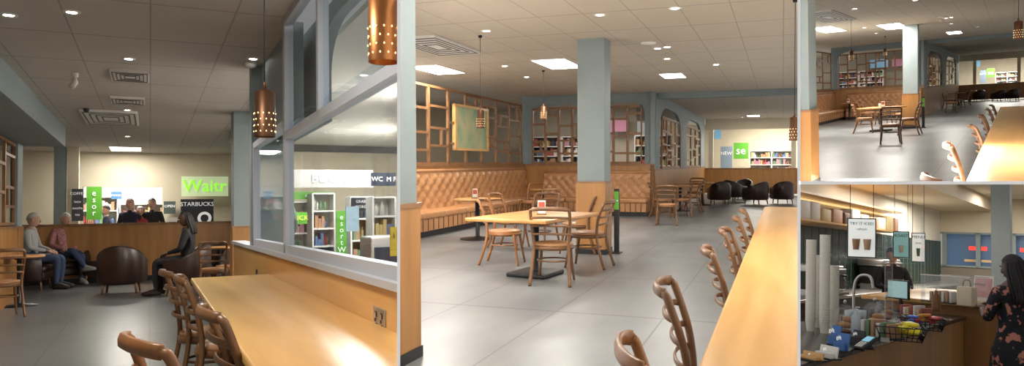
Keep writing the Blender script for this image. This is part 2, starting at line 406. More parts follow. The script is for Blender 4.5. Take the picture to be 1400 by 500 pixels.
def person(name,room,x,y,z,rz,J,top,bot,skin,shoes,hair,hs='short',yaw=0,pitch=0,scale=1,sleeve='long',skirt=None):
    J={k:Vector(v) for k,v in J.items()}
    E=[('pel','sp'),('sp','ch'),('ch','nb'),('nb','nk')]
    for s_ in 'LR': E+=[('ch','sh'+s_),('sh'+s_,'el'+s_),('el'+s_,'wr'+s_),('pel','hp'+s_),('hp'+s_,'kn'+s_),('kn'+s_,'an'+s_),('an'+s_,'to'+s_)]
    R={'pel':(.135,.115),'sp':(.125,.105),'ch':(.15,.115),'nb':(.075,.075),'nk':.05}
    for s_ in 'LR': R.update({'sh'+s_:.068,'el'+s_:.047,'wr'+s_:.03,'hp'+s_:.098,'kn'+s_:.065,'an'+s_:.042,'to'+s_:.036})
    vs,fs=skin_geo(J,E,R,'pel')
    segs=[]
    for a,bb in E:
        if a[:2]=='nb': mm=skin
        elif a[:2]=='el': mm=top if sleeve=='long' else skin
        elif a[:2]in('hp','kn') : mm=bot
        elif a[:2]=='an': mm=shoes
        elif bb[:2]=='hp': mm=bot
        else: mm=top
        segs.append((J[a],J[bb],mm))
    b=MB()
    groups={}
    for f in fs:
        c=sum((vs[i] for i in f),Vector())/len(f)
        best=min(segs,key=lambda q:segd(c,q[0],q[1])); groups.setdefault(best[2],[]).append(f)
    o=len(b.v); 
    b.v+= [v.copy() for v in vs]
    for m_,ff in groups.items():
        i=b.mi(m_)
        for f in ff: b.f.append([o+k for k in f]); b.m.append(i); b.s.append(True)
    for s_,sd in(('L',1),('R',-1)):
        hand(b,J['wr'+s_],J['el'+s_],skin,.7,sd)
        an,to=J['an'+s_],J['to'+s_]; d=(to-an); d.z=0; d.normalize()
        b.tube([Vector((an.x,an.y,an.z-.055))-d*.06,Vector((an.x,an.y,an.z-.04)),Vector((to.x,to.y,to.z-.005)),Vector((to.x,to.y,to.z-.01))+d*.06],[.03,.042,.04,.022],shoes,8)
    T=Matrix.Translation(J['nk']+Vector((0,.015,.095)))@Matrix.Rotation(yaw,4,'Z')@Matrix.Rotation(pitch,4,'X')
    def hf(p):
        q=p.copy()
        if q.z<0: k=(-q.z/.12); q.x*=1-.28*k*k; q.y*= (1-.12*k) if q.y<0 else 1
        if q.y>0: q.y*=.95
        return q
    b.ell((0,0,0),.078,.098,.12,skin,20,14,T,hf)
    b.ell((0,.098,-.012),.013,.02,.024,skin,8,6,T)
    for sx in(-1,1):
        b.ell((sx*.031,.083,.012),.013,.009,.008,eyew,8,6,T); b.ell((sx*.031,.090,.012),.006,.005,.006,eyeb,8,6,T)
        b.ell((sx*.079,-.005,-.005),.010,.018,.03,skin,8,6,T)
        b.tube([T@Vector(q) for q in((sx*.015,.096,.032),(sx*.032,.094,.037),(sx*.05,.082,.032))],.004,hair,5)
    b.ell((0,.086,-.058),.024,.008,.007,lip,10,6,T)
    def kp(c): return c.z> (.035+.5*c.y if hs!='long' else (.05+.9*c.y if c.y>-.01 else -.2))
    b.ell((0,-.006,.008),.086,.106,.126,hair,22,16,T,None,kp)
    if hs=='long' or hs=='braids':
        rnd=random.Random(3)
        for i in range(46):
            t=math.pi*(1.0+i/45*1.0) if hs=='braids' else math.pi*(1.05+i/45*.9)
            rr=.085+.02*rnd.random(); L=(.30 if hs=='braids' else .2)+.06*rnd.random()
            q=[(rr*.8*math.cos(t),rr*math.sin(t),.06),(rr*1.1*math.cos(t),rr*1.15*math.sin(t)-.0,-.04),(rr*1.2*math.cos(t),rr*1.2*math.sin(t)-.01,-.16),(rr*1.1*math.cos(t),rr*1.15*math.sin(t)-.01,-L)]
            cq=curve(q,4); b.tube([T@Vector(v) for v in cq],[.010+.004*(ii%2) for ii in range(len(cq))],hair,5)
    if hs=='cap':
        b.ell((0,-.005,.02),.09,.11,.12,top,20,12,T,None,lambda c:c.z>.03); b.ell((0,.11,.05),.06,.06,.008,top,12,6,T)
    cN=J['nb']; b.lathe([(.062,.02),(.07,.0),(.09,-.03)],top,14,(cN.x,cN.y,cN.z+.01))
    if skirt:
        p=J['pel']; b.lathe([(.13,.12),(.15,.02),(.19,-.1),(.21,-.3),(.23,-.52),(.22,-.52),(.15,0)],skirt,24,(p.x,p.y,p.z))
    ob=b.obj(name,room,x,y,z,rz)
    ob.matrix_world=ob.matrix_world@Matrix.Diagonal((scale,scale,scale,1)); return ob
STAND=dict(pel=(0,0,.95),sp=(0,0,1.1),ch=(0,0,1.28),nb=(0,0,1.43),nk=(0,.01,1.5),
 shL=(-.17,0,1.37),elL=(-.23,-.02,1.1),wrL=(-.21,.1,.88),shR=(.17,0,1.37),elR=(.23,-.02,1.1),wrR=(.21,.1,.88),
 hpL=(-.09,0,.88),knL=(-.1,.02,.5),anL=(-.1,-.02,.09),toL=(-.12,.13,.045),hpR=(.09,0,.88),knR=(.1,.02,.5),anR=(.1,-.02,.09),toR=(.12,.13,.045))
SIT=dict(pel=(0,0,.56),sp=(0,-.02,.7),ch=(0,-.03,.88),nb=(0,0,1.03),nk=(0,.02,1.09),
 shL=(-.17,-.02,.97),elL=(-.24,.05,.72),wrL=(-.12,.26,.66),shR=(.17,-.02,.97),elR=(.24,.05,.72),wrR=(.12,.26,.66),
 hpL=(-.1,.04,.54),knL=(-.13,.44,.53),anL=(-.13,.42,.09),toL=(-.14,.57,.045),hpR=(.1,.04,.54),knR=(.13,.44,.53),anR=(.13,.42,.09),toR=(.14,.57,.045))
def mod(d,**k): q=dict(d); q.update(k); return q
navyc=M('navy_cloth',(.02,.025,.05),.8); greyc=M('grey_shirt',(.42,.42,.42),.8); jeans=M('jeans',(.05,.08,.16),.8)
pinkc=M('pink_check',(.6,.3,.28),.8,kind='noise',col2=(.35,.12,.14),sc_=(30,30,30)); blackc=M('black_cloth',(.015,.015,.018),.8)
shoe=M('shoe_leather',(.03,.02,.015),.5); shoew=M('shoe_light',(.4,.38,.35),.5)
floral=M('floral_dress',(.55,.22,.16),.8,kind='noise',col2=(.008,.01,.016),sc_=(14,14,14))
_n=[n for n in floral.node_tree.nodes if n.type=='VALTORGB'][0]; _n.color_ramp.elements[0].position=.56; _n.color_ramp.elements[1].position=.6

# =====================================================  ROOM 1
r=R1; ZC=2.85; WX=.95
floor1=M('floor_tiles_grey',(.17,.18,.185),.28,kind='tile',col2=(.13,.14,.145),sc_=(.8,.5,1),tile=(.9,1.8),lw=.006,ec=(.075,.08,.085))
ceil1=M('ceiling_tiles_dim',(.46,.42,.375),.8,kind='tile',col2=(.44,.40,.355),sc_=(3,3,3),tile=(.6,1.2),lw=.007,ec=(.31,.28,.245))
b=MB(); b.box(-5,9,.9,30,-.05,0,floor1); b.obj('floor',r)
b=MB(); b.box(-4,WX+.1,2,19.6,ZC,ZC+.05,ceil1); b.box(WX+.1,7,8,19.6,ZC,ZC+.05,ceil1); b.obj('ceiling',r)
b=MB(); b.box(WX,WX+.12,2,9.9,0,.93,woodL); b.box(WX-.015,WX,2,9.9,.02,.1,woodP)
b.obj('wall_right',r)
b=MB(); b.box(WX-.03,WX+.14,2,9.9,.93,.965,frame); b.obj('trim_1',r)
b=MB()
for yy,w in((2.2,.06),(6.04,.09),(8.0,.06)): b.box(WX+.01,WX+.08,yy-w/2,yy+w/2,.965,ZC if yy<7 else 2.0,frame)
b.box(WX+.01,WX+.08,2,8.03,.965,1.03,frame); b.box(WX+.01,WX+.08,2,6.04,1.87,1.93,frame); b.box(WX+.01,WX+.08,6.04,8.03,1.97,2.03,frame)
b.box(WX+.01,WX+.08,2,6.1,2.8,ZC,frame); b.box(WX+.01,WX+.08,4.7,4.76,1.9,2.85,frame)
b.box(WX+.04,WX+.045,2,8,1.0,2.0,glass); b.box(WX+.04,WX+.045,2,6,1.93,2.8,glass)
b.obj('window_1',r)
b=MB(); arch_wall(b,'X',WX+.3,.08,2.3,8.2,3.0,5.8,2.0,ZC,2.72,.35,blue,1.6); b.box(WX+.1,WX+.18,6.1,8.2,2.03,ZC,blue)
b.obj('arched_fascia',r)
b=MB(); b.box(WX,WX+.35,8.03,8.2,.93,ZC,blue); b.obj('window_end_pier',r)
b=MB()
b.box(1.12,1.5,11.6,12.0,1.1,ZC,blue); b.box(1.10,1.52,11.58,12.02,0,1.1,woodP); b.box(1.09,1.53,11.57,12.03,1.1,1.13,woodLat); b.obj('structural_column',r)
def socket(y,z,s):
    b=MB(); b.rbox(-.008,.0,-.075*s,.075*s,-.044*s,.044*s,steel,.003)
    for k in(-1,1):
        b.box(-.011,-.007,k*.037*s-.016,k*.037*s-.006,.01,.03,black); b.box(-.011,-.007,k*.037*s+.004,k*.037*s+.014,-.012,.004,black)
        b.box(-.011,-.007,k*.037*s-.016,k*.037*s-.006,-.03,-.018,black); b.box(-.011,-.007,k*.037*s-.012,k*.037*s+.012,.03,.036,black)
    b.obj('wall_power_socket',r,WX,y,z)
p=r.onX(520,437,WX); socket(p.y,p.z,1.25); p=r.onX(352,373,WX); socket(p.y,p.z,.9)
b=MB(); b.rbox(.31,WX,1.7,6.8,.705,.75,woodL,.012); 
for yy in(2.6,4.6,6.5): b.box(.6,.66,yy-.03,yy+.03,0,.705,black); b.box(.45,.85,yy-.03,yy+.03,0,.03,black)
b.obj('window_bar_table',r)
for (px,py,dd,rot) in((245,372,0,-1.45),(268,380,0,-1.6),(316,424,0,-1.5),(228,462,0,-1.3)):
    p=r.fl(px,py,.88); place(CH if py<460 else CHW,'dining_chair',r,p.x+.2,p.y,0,rot)
pendant(r,.6,4.45,1.72,ZC,copper)
p=r.ray(525,85); t=2.95; pendant(r,p.x*t,p.y*t,1.25+p.z*t,ZC,copper2,.062)
b=MB(); b.box(-4,-1.3,3,14.6,2.52,ZC,blue); b.obj('ceiling_soffit',r)
b=MB(); b.box(-2.0,-1.9,6,14.2,0,1.15,woodP); b.box(-2.02,-1.88,6,14.2,1.15,1.18,woodLat)
lattice(b,'X',-1.95,6,14.0,1.2,2.5,woodLat,5,.9); b.box(-2.0,-1.9,14.0,14.5,1.18,2.52,blue); b.box(-2.02,-1.88,14,14.52,0,1.18,woodP); b.obj('wall_left_partition',r)
b=MB(); b.box(-3.9,-3.8,3,19,0,2.52,cream); b.obj('wall_left',r)
b=MB(); b.prism([(8,1.5),(8,2.2),(9,2.45),(11,2.45),(12,2.2),(12,1.5)],'X',-3.78,-3.76,skyb); b.obj('window_2',r)
YH=17.0
b=MB(); b.box(-3.8,1.75,YH,YH+.12,.1,1.14,woodP); b.box(-3.8,1.75,YH-.01,YH+.13,0,.1,black); b.box(-3.8,1.77,YH-.03,YH+.15,1.14,1.19,woodLat); b.obj('wall_back_low',r)
YS=19.6
def sx(px,y): return r.onY(px,290,y).x
b=MB(); zt=r.onY(165,255,YS).z
b.box(-4,sx(113,YS),YS,YS+.15,0,ZC+.1,cream); b.box(sx(113,YS),sx(222,YS),YS,YS+.15,zt,ZC+.1,cream); b.box(sx(222,YS),sx(360,YS),YS,YS+.15,0,ZC+.1,cream)
b.obj('wall_back',r)
for k,px in enumerate((82,100)):
    b=MB(); q=sx(px,18.5); b.box(q-.11,q+.11,18.4,18.6,0,ZC,cream if k else blue); b.obj('shop_pillar',r)
b=MB(); b.box(-5,9,24,24.1,0,3.2,white); b.obj('wall_shop_far',r)
b=MB(); b.box(-5,9,19.8,24,3.0,3.05,white); b.obj('ceiling_shop',r)
shelf('shop_shelving',r,sx(95,23.3),sx(160,23.3),23.2,.5,0,1.9,5,1); shelf('shop_shelving',r,sx(165,23.3),sx(250,23.3),23.3,.5,0,1.7,5,2)
for px in(120,165,205): 
    q=r.onY(px,262,21.5); ledpanel(r,q.x,21.5,2.98,.9,1.2,45)
board('green_banner',r,118,139,255,300,18.9,green,[('e',.3,.25),('s',.1,.25),('o',-.1,.25),('r',-.3,.25)])
board('supermarket_sign',r,248,312,241,268,19.3,M('sign_face',(.5,.6,.35),.4,es=.5),[('Waitr',0,.85)],txtg)
board('cafe_banner_sign',r,247,292,272,322,18.6,navy,[('STARBUCKS',.36,.155),('COFFEE',-.38,.1)],txtw,extra=lambda b,w,h:b.lathe([(.09,-.006),(.15,-.006),(.15,.006),(.09,.006),(.09,-.006)],txtw,24,T=Matrix.Translation((w*.22,-.01,-.02))@Matrix.Rotation(math.pi/2,4,'X'),smooth=False))
board('notice_poster',r,224,240,275,292,19.4,M('poster_dark',(.08,.1,.09),.5),[('OPEN',.1,.3)])
board('notice_poster',r,152,166,262,272,19.4,M('poster_blue',(.1,.25,.5),.5),[('FOOD',0,.4)])
board('notice_poster',r,228,243,297,310,18.7,white,[('menu',0,.3)],navy)
board('menu_board',r,98,114,258,302,18.2,M('board_striped',(.12,.13,.16),.5),[('COFFEE',.35,.12),('latte',.1,.1),('mocha',-.1,.1),('tea',-.3,.1)])
b=MB(); b.box(sx(352,15.5),9,15.5,15.6,0,2.6,cream); b.obj('wall_passage',r)
b=MB(); b.box(WX+.45,7,3.0,15.5,2.75,2.8,M('passage_ceiling',(.7,.66,.58),.8)); b.obj('ceiling_passage',r)
for px,py in((490,238),(440,262)):
    d=r.ray(px,py); t=(2.74-1.25)/d.z; ledpanel(r,d.x*t,d.y*t,2.74,.6,.6,90)
lamp(r,'AREA',2.6,8.5,2.7,180,1.0,name='passage_lamp'); lamp(r,'AREA',3.2,12.5,2.7,130,1.0,name='passage_lamp')
shelf('shop_shelving',r,r.onY(425,330,14.6).x,r.onY(452,330,14.6).x,14.3,.5,0,1.7,5,3)
shelf('shop_shelving',r,r.onY(478,330,13.5).x,r.onY(508,330,13.5).x,13.3,.4,0,1.6,4,8,M('shelf_wood_back',(.35,.18,.07),.5))
board('green_banner',r,460,474,288,350,12.6,green,[('e',.36,.17),('s',.22,.17),('o',.08,.17),('r',-.06,.17),('t',-.2,.17),('W',-.36,.17)])
for (a,c,yy,sd) in((360,385,14.8,51),(395,420,14.8,52),(512,540,11.5,53)):
    shelf('shop_shelving',r,r.onY(a,330,yy).x,r.onY(c,330,yy).x,yy,.4,0,1.55,5,sd)
board('aisle_header',r,395,455,262,272,14.9,green,[('offers',0,.7)],txtw)
q=r.onY(388,300,12.2); person('standing_shopper',r,q.x,12.2,0,2.2,STAND,M('coat_green',(.08,.12,.08),.8),jeans,skinm,shoe,hairn)
board('direction_sign',r,396,420,290,306,13.5,green,[('CLICK',0,.6)],M('text_yellow',(.8,.8,.1),.5,es=.5))
board('overhead_fascia_sign',r,400,510,232,256,12.8,M('fascia',(.45,.44,.42),.5),[('BUC  ST',0,.7)],txtw)
board('toilet_sign',r,508,541,236,254,9.0,navy,[('WC  M F',0,.5)],txtw)
board('notice_poster',r,480,506,270,288,12,navy,[('GRAB',.2,.3),('MORE',-.2,.3)],txtw)
board('blue_poster',r,473,491,282,316,11,M('poster_lblue',(.35,.5,.6),.5))
board('yellow_poster',r,534,543,310,350,7.5,M('poster_yel',(.75,.55,.05),.5),[('i',.2,.3)],navy)
b=MB(); b.rbox(-.5,.5,-.3,.3,.1,.95,steel,.03); b.box(-.45,.45,-.31,-.3,.3,.8,navy); b.box(-.5,.5,-.3,.3,0,.1,black)
b.obj('checkout_counter',r,3.3,10.5,0)
def fplace(me,name,px,py,rz,room=r): p=room.fl(px,py); return place(me,name,room,p.x,p.y,0,rz)
fplace(RT,'round_cafe_table',26,418,0); fplace(CH,'dining_chair',4,433,.3); fplace(CH,'dining_chair',8,402,-2.8)
p=r.fl(166,400); place(AC,'leather_armchair',r,p.x,p.y,0,-.1); p=r.fl(160,388); place(AC,'leather_armchair',r,p.x-.25,p.y+.5,0,2.9)
def seated(px,py,rz,**k):
    p=r.fl(px,py); place(AC,'leather_armchair',r,p.x,p.y,0,rz,(1.0,1,1)); return p
p=seated(42,396,-1.75); person('seated_man',r,p.x,p.y,0,-1.75,SIT,greyc,jeans,skinm,shoe,hairw,yaw=.1,pitch=-.1,scale=1.08)
p=seated(88,388,-2.7)
person('seated_man',r,p.x,p.y,0,-2.7,mod(SIT,knR=(.02,.44,.62),anR=(-.12,.6,.32),toR=(-.2,.72,.3),wrL=(-.02,.2,.62)),pinkc,jeans,skinm,shoew,hairw,yaw=.3,pitch=-.25,scale=1.08)
p=seated(256,402,1.3); person('seated_woman',r,p.x,p.y,0,1.3,SIT,blackc,blackc,skind,shoe,hairb,hs='long',yaw=.2,pitch=-.2,scale=1.05)
fplace(AC,'leather_armchair',284,392,2.6)
fplace(RT,'round_cafe_table',300,395,0); fplace(CHW,'dining_chair',312,402,1.5); fplace(CH,'dining_chair',292,408,-.1)
for px,py,s_,tm,hr,hsn in((178,300,1.0,navyc,hairn,'short'),(192,300,.9,M('red_top',(.35,.05,.05),.8),hairw,'short'),(208,300,1.0,blackc,hairb,'short')):
    q=r.onY(px,300,18.0); person('standing_shopper',r,q.x,18.0,0,3.0,STAND,tm,jeans,skinm,shoe,hr,scale=s_)
q=r.onY(146,300,21); person('standing_shopper',r,q.x,21,0,1.5,STAND,navyc,blackc,skinm,shoe,hairb,scale=.95)
def cp(room,px,py,zc): d=room.ray(px,py); t=(zc-room.h)/d.z; return d.x*t,d.y*t
for px,py,pw in((176,80,70),(174,150,60),(174,186,0),(346,80,0),(262,215,0),(290,212,0),(12,20,60),(98,16,0)):
    q=cp(r,px,py,ZC); downlight(r,q[0],q[1],ZC,pw,.045)
q=cp(r,178,102,ZC); vent(r,q[0],q[1],ZC,.38,.6); q=cp(r,152,160,ZC); vent(r,q[0],q[1],ZC,.75,1.6,'ceiling_cassette_unit'); q=cp(r,175,136,ZC); vent(r,q[0],q[1],ZC,.4,.5)
q=cp(r,172,203,ZC); ledpanel(r,q[0],q[1],ZC,.6,.9,60); q=cp(r,170,222,ZC); ledpanel(r,q[0],q[1],ZC,.55,1.0)
q=cp(r,103,100,ZC); b=MB(); b.lathe([(.03,0),(.03,-.04),(.0,-.04)],white,12); b.tube([(0,0,-.04),(0,0,-.1),(-.03,-.05,-.16)],[.01,.03,.035],white,10); b.obj('ceiling_spotlight',r,q[0],q[1],ZC)
q=cp(r,343,85,ZC); b=MB(); b.lathe([(.06,0),(.06,-.03),(.04,-.055),(0,-.06)],white,16); b.obj('smoke_detector',r,q[0],q[1],ZC)
q=cp(r,118,148,ZC); b=MB(); b.lathe([(.04,0),(.04,-.02),(.03,-.05),(0,-.06)],black,14); b.obj('security_camera',r,q[0],q[1],ZC)
lamp(r,'AREA',-.4,3.2,ZC-.02,55,.6,name='near_fill')  # out-of-view area lamp added to fill the near end

# =====================================================  ROOM 2/3
floor2=M('floor_tiles_light',(.225,.232,.236),.33,kind='tile',col2=(.14,.146,.15),sc_=(1.6,.6,1),tile=(1.0,2.2),lw=.008,ec=(.10,.10,.10))
ceil2=M('ceiling_tiles_cream',(.52,.46,.37),.8,kind='tile',col2=(.50,.44,.35),sc_=(3,3,3),tile=(.6,1.3),lw=.008,ec=(.36,.31,.25))
def cafe(r,K,s_,seed):
    ZC=3.3; YB=19.6*K; XW=-6.9; XR=-3.2; YE=33*K
    def Q(px,py):
        if r is R2: return px,py
        return 1385+(px-1070)/K, 108+(py-222)/K
    b=MB(); b.box(-14,3,1,42*K,-.05,0,floor2); b.obj('floor',r)
    b=MB(); b.box(-14,3,2,YE,ZC,ZC+.05,ceil2); b.obj('ceiling',r)
    b=MB(); b.box(XR,2,YB+.5,YB+.8,ZC-.16,ZC,blue); b.obj('ceiling_beam',r)
    b=MB(); b.box(XW-.1,XW,8*K,YB,0,1.33,woodP); b.box(XW-.12,XW+.02,8*K,YB,1.33,1.38,woodLat)
    lattice(b,'X',XW-.05,8*K,YB-.1,1.38,3.05,woodLat,seed,.95*K,.05,.05); b.obj('wall_left_partition',r)
    b=MB(); b.box(XW-.07,XW-.02,15.1*K,16.9*K,1.75,2.7,M('art_paper',(.5,.45,.25),.6,kind='noise',col2=(.15,.32,.2),sc_=(2,2,2)))
    for z in(1.7,2.7): b.box(XW-.08,XW+.0,15.0*K,17*K,z,z+.05,woodL)
    for y in(15.0,16.9): b.box(XW-.08,XW+.0,y*K,(y+.1)*K,1.7,2.75,woodL)
    b.obj('framed_picture',r)
    b=MB(); b.box(XW,XR,YB,YB+.12,0,1.33,woodP); b.box(XW,XR,YB-.02,YB+.14,1.33,1.38,woodLat)
    lattice(b,'Y',YB+.06,XW+.25,XR-.35,1.38,2.95,woodLat,seed+1,.37,.07,.06)
    arch_wall(b,'Y',YB+.25,.1,XW-.1,XR,XW+.2,XR-.3,1.33,ZC,3.05,.35,blue)
    b.obj('wall_centre_partition',r)
    b=MB(); b.box(XR-.12,XR,YB,YE,0,1.2,woodP); b.box(XR-.13,XR+.02,YB,YE,1.2,1.24,woodLat)
    arch_wall(b,'X',XR-.06,.1,YB,26*K,YB+1.0*K,25*K,1.24,ZC,3.0,.55,blue,2.5*K)
    arch_wall(b,'X',XR-.06,.1,26*K,YE,26.6*K,31.5*K,1.24,ZC,3.0,.55,blue,2.5*K)
    lattice(b,'X',XR-.06,(19.6+1.6)*K,25*K,1.24,2.75,woodLat,seed+2,.95*K,.05,.06)
    lattice(b,'X',XR-.06,26.8*K,31.3*K,1.24,2.75,woodLat,seed+3,1.5*K,.05,.06)
    b.obj('wall_arched_partition',r)
    b=MB(); b.box(XR,3,YE,YE+.15,.08,1.12,woodP); b.box(XR,3,YE-.02,YE+.17,1.12,1.17,woodLat); b.obj('wall_back_low',r)
    b=MB(); YF=38*K
    b.box(XR-3,4,YF,YF+.2,0,3.6,cream); b.obj('wall_back',r)
    b=MB(); b.box(XR-3,4,YE,YF,3.3,3.35,white); b.box(XR,4,YE+.2,YE+.5,2.85,3.3,cream); b.obj('ceiling_shop',r)
    def bd(name,a0,a1,c0,c1,y,m,t=None,tm=None,ex=None):
        p0=Q(a0,c0); p1=Q(a1,c1); board(name,r,p0[0],p1[0],p0[1],p1[1],y,m,t,tm,extra=ex)
    bd('green_banner',1003,1023,195,217,36*K,green,[('se',0,.7)])
    bd('poster_stand',985,1001,200,232,35.5*K,M('poster_mix',(.3,.4,.5),.5),[('NEW',.2,.2)],txtw)
    bd('wall_poster',977,986,172,190,37*K,skyb)
    for k,(a,c) in enumerate(((1026,1054),(1056,1083))):
        x0=r.onY(*Q(a,220),36*K).x; x1=r.onY(*Q(c,220),36*K).x
        shelf('shop_shelving',r,x0,x1,36*K,.5,0,1.95,6,20+k)
    for a in(972,1085):
        q=r.onY(*Q(a,200),YE+.3*K); b=MB(); b.box(-.1,.1,-.1,.1,1.17,2.85,cream); b.obj('shop_pillar',r,q.x,q.y,0)
    b=MB(); b.box(-14,XR-1.5,25*K,25*K+.1,0,3.3,M('shop_wall',(.5,.45,.36),.7)); b.box(-11.1,-11,6*K,25*K,0,3.3,M('shop_wall2',(.6,.52,.38),.7)); b.obj('wall_shop_far',r)
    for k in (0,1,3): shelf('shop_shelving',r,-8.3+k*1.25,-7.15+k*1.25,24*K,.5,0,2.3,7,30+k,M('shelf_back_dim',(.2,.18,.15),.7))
    b=MB(); b.box(-6.6,-5.7,24.3*K,24.4*K,2.45,2.9,skyb); b.box(-5.5,-4.9,24.3*K,24.4*K,2.45,2.9,M('poster_pink',(.5,.2,.3),.5,es=.1)); b.obj('lit_category_sign',r)
    for y in(12,16): 
        b=MB(); b.box(-10.98,-10.95,y*K,(y+2)*K,1.5,2.6,M('window_dusk',(.25,.4,.5),.3,es=.15)); 
        for q in(0,1,2): b.box(-10.96,-10.92,(y+q)*K-.03,(y+q)*K+.03,1.5,2.6,white)
        b.obj('window_2',r)
    def col(pxr,yb,w,dp,off=0):
        p0=r.fl(*Q(pxr,yb)); x1=p0.x; x0=x1-w; y0=p0.y-off
        b=MB(); b.box(x0,x1,y0,y0+dp,1.09,ZC,blue); b.box(x0-.02,x1+.02,y0-.02,y0+dp+.02,.08,1.09,woodP)
        b.box(x0-.03,x1+.03,y0-.03,y0+dp+.03,1.09,1.12,woodLat); b.box(x0-.03,x1+.03,y0-.03,y0+dp+.03,0,.08,black); b.obj('structural_column',r)
        return x0,x1,y0
    col(571,487,.9,.5,.5); cx=col(826,348,.42,.42)
    b=MB(); b.box(-.04,.04,-.015,.015,.02,1.0,black); b.box(-.035,.035,-.02,-.015,.68,.96,green); b.textY('ose',.04,txtw,0,-.025,.82); b.box(-.07,.07,-.1,.1,0,.02,black)
    b.obj('floor_standing_sign',r,cx[1]+.14,cx[2]+.25,0,0)
    ob=tuft_bench('banquette_bench',r,YB-8*K-.05,XW+.0,8*K,math.pi/2,K*1.6)
    ob.matrix_world=r.W@Matrix.Translation((XW+.01,8*K,0))@Matrix(((0,-1,0,0),(1,0,0,0),(0,0,1,0),(0,0,0,1)))
    tuft_bench('banquette_bench',r,XR-XW-.75,XW+.65,YB-.03,0,1.0,1.15)
    p=r.fl(*Q(732,294),.75); place(rect_table(1.08,1.6),'rectangular_cafe_table',r,p.x,p.y,0,-.15); tc=p
    def C(px,py,rz,me=CH): q=r.fl(*Q(px,py)); place(me,'dining_chair',r,q.x,q.y,0,rz,(1.15,1.15,1.0))
    C(757,386,.15); C(690,360,-1.45,CHW); C(803,364,1.5); C(738,338,3.0); C(698,338,-1.7,CHW); C(789,345,1.7)
    b=MB(); b.box(-.06,.06,-.03,.03,0,.015,woodC); b.box(-.05,.05,-.004,.004,.015,.18,white); b.box(-.04,.04,-.007,-.004,.08,.16,M('card_red',(.4,.08,.05),.5)); me=b.mesh('menu_card')
    place(me,'table_menu_card',r,tc.x+.05,tc.y+.1,.752,.2)
    b=MB(); b.lathe([(0,0),(.03,0),(.035,.1),(.03,.105),(0,.105)],M('cup_paper',(.7,.67,.6),.6),14); b.obj('sugar_pot',r,tc.x-.1,tc.y+.5,.752)
    q=r.fl(*Q(643,326)); place(RT,'round_cafe_table',r,q.x+.15,q.y,0,0,(1.3,1.5,1)); place(me,'table_menu_card',r,q.x+.1,q.y,.752,0)
    q=r.fl(*Q(745,297)); place(RT,'round_cafe_table',r,q.x,q.y-.2,0,0,(1.2,1.2,1)); C(725,300,2.9,CHW)
    C(912,307,.1); C(931,296,.3); C(905,297,-1.5); C(945,290,1.5); C(950,281,3)
    q=r.fl(*Q(930,288)); place(RT,'round_cafe_table',r,q.x,q.y,0,0,(1.2,1.4,1))
    q=r.fl(*Q(960,280)); place(RT,'round_cafe_table',r,q.x,q.y,0,0,(1.2,1.4,1))
    for px,py,rz in((984,279,.3),(1003,275,-.6),(1034,279,1.0),(1016,272,3.0),(1070,278,.3)):
        q=r.fl(*Q(px,py)); place(AC,'leather_armchair',r,q.x,q.y,0,rz,(.95,1.1,.95))
    b=MB(); b.rbox(-.25,1.6,1.8 if r is R2 else 3.2,11.4*K,.70,.75,woodL,.012)
    b.box(.35,.42,2.0 if r is R2 else 3.4,11.2*K,0,.7,woodP); b.obj('window_bar_table',r)
    for px,py,rz,me2 in((950,388,-1.5,CH),(998,340,-1.45,CH),(1014,314,-1.6,CH),(1026,297,-1.5,CH),(1033,287,-1.5,CH),(925,470,-1.3,CHW)):
        q=r.fl(*Q(px,py),.89); place(me2,'dining_chair',r,q.x+.16,q.y,0,rz)
    def PD(px,pyb,w,n=0):
        d=r.ray(*Q(px,pyb)); yw=.12*F/(w/K); t=yw; pendant(r,d.x*t,d.y*t,r.h+d.z*t,ZC,copper)
    PD(657,175,11); PD(743,163,8); 
    if r is R2: PD(1086,192,14)
    else: PD(1083,120,20)
    for px,py,pw in((923,11,0),(912,64,90),(912,80,0),(665,42,70),(899,66,0),(979,88,90),(1015,160,0),(690,90,0),(720,105,0),(820,20,0)):
        if r is R3 and py<20: continue
        q=cp(r,*Q(px,py),ZC); downlight(r,q[0],q[1],ZC,pw*1.0,.06)
    for px,py,pw in((763,87,130),(598,95,110),(920,103,80),(1030,158,60),(1055,172,0)):
        q=cp(r,*Q(px,py),ZC); 
        if q[1]<YE: ledpanel(r,q[0],q[1],ZC,.62 if px<800 else .45,(1.3 if px<800 else .8)*K,pw*(2.0 if r is R3 else 1))
    q=cp(r,*Q(598,62),ZC); vent(r,q[0],q[1],ZC,.8,1.8*K,'ceiling_cassette_unit')
    q=cp(r,*Q(895,66),ZC); b=MB(); b.lathe([(.12,0),(.12,-.015),(0,-.02)],white,18); b.obj('ceiling_speaker',r,q[0],q[1]-.6,ZC)
    for (x,y,pw,sz) in((-1.2,5,160,1.0),(-3.4,6.5,160,1.0)):
        lamp(r,'AREA',x,y*K,ZC-.02,pw*(.5 if K>1 else 1),sz,name='near_fill',sy=sz*K)  # fill lamps added above the view, without any ceiling fitting
    lamp(r,'AREA',-.3,35.5*K,3.2,500*K,2.5,sy=2.5,name='shop_lamp'); lamp(r,'AREA',-5.5,22*K,3.2,170*K,2,sy=2,name='shop_lamp'); lamp(r,'AREA',-9,14*K,3.2,150*K,2,sy=2*K,name='shop_lamp')
cafe(R2,1.0,1,40)
cafe(R3,1.87,.53,40)

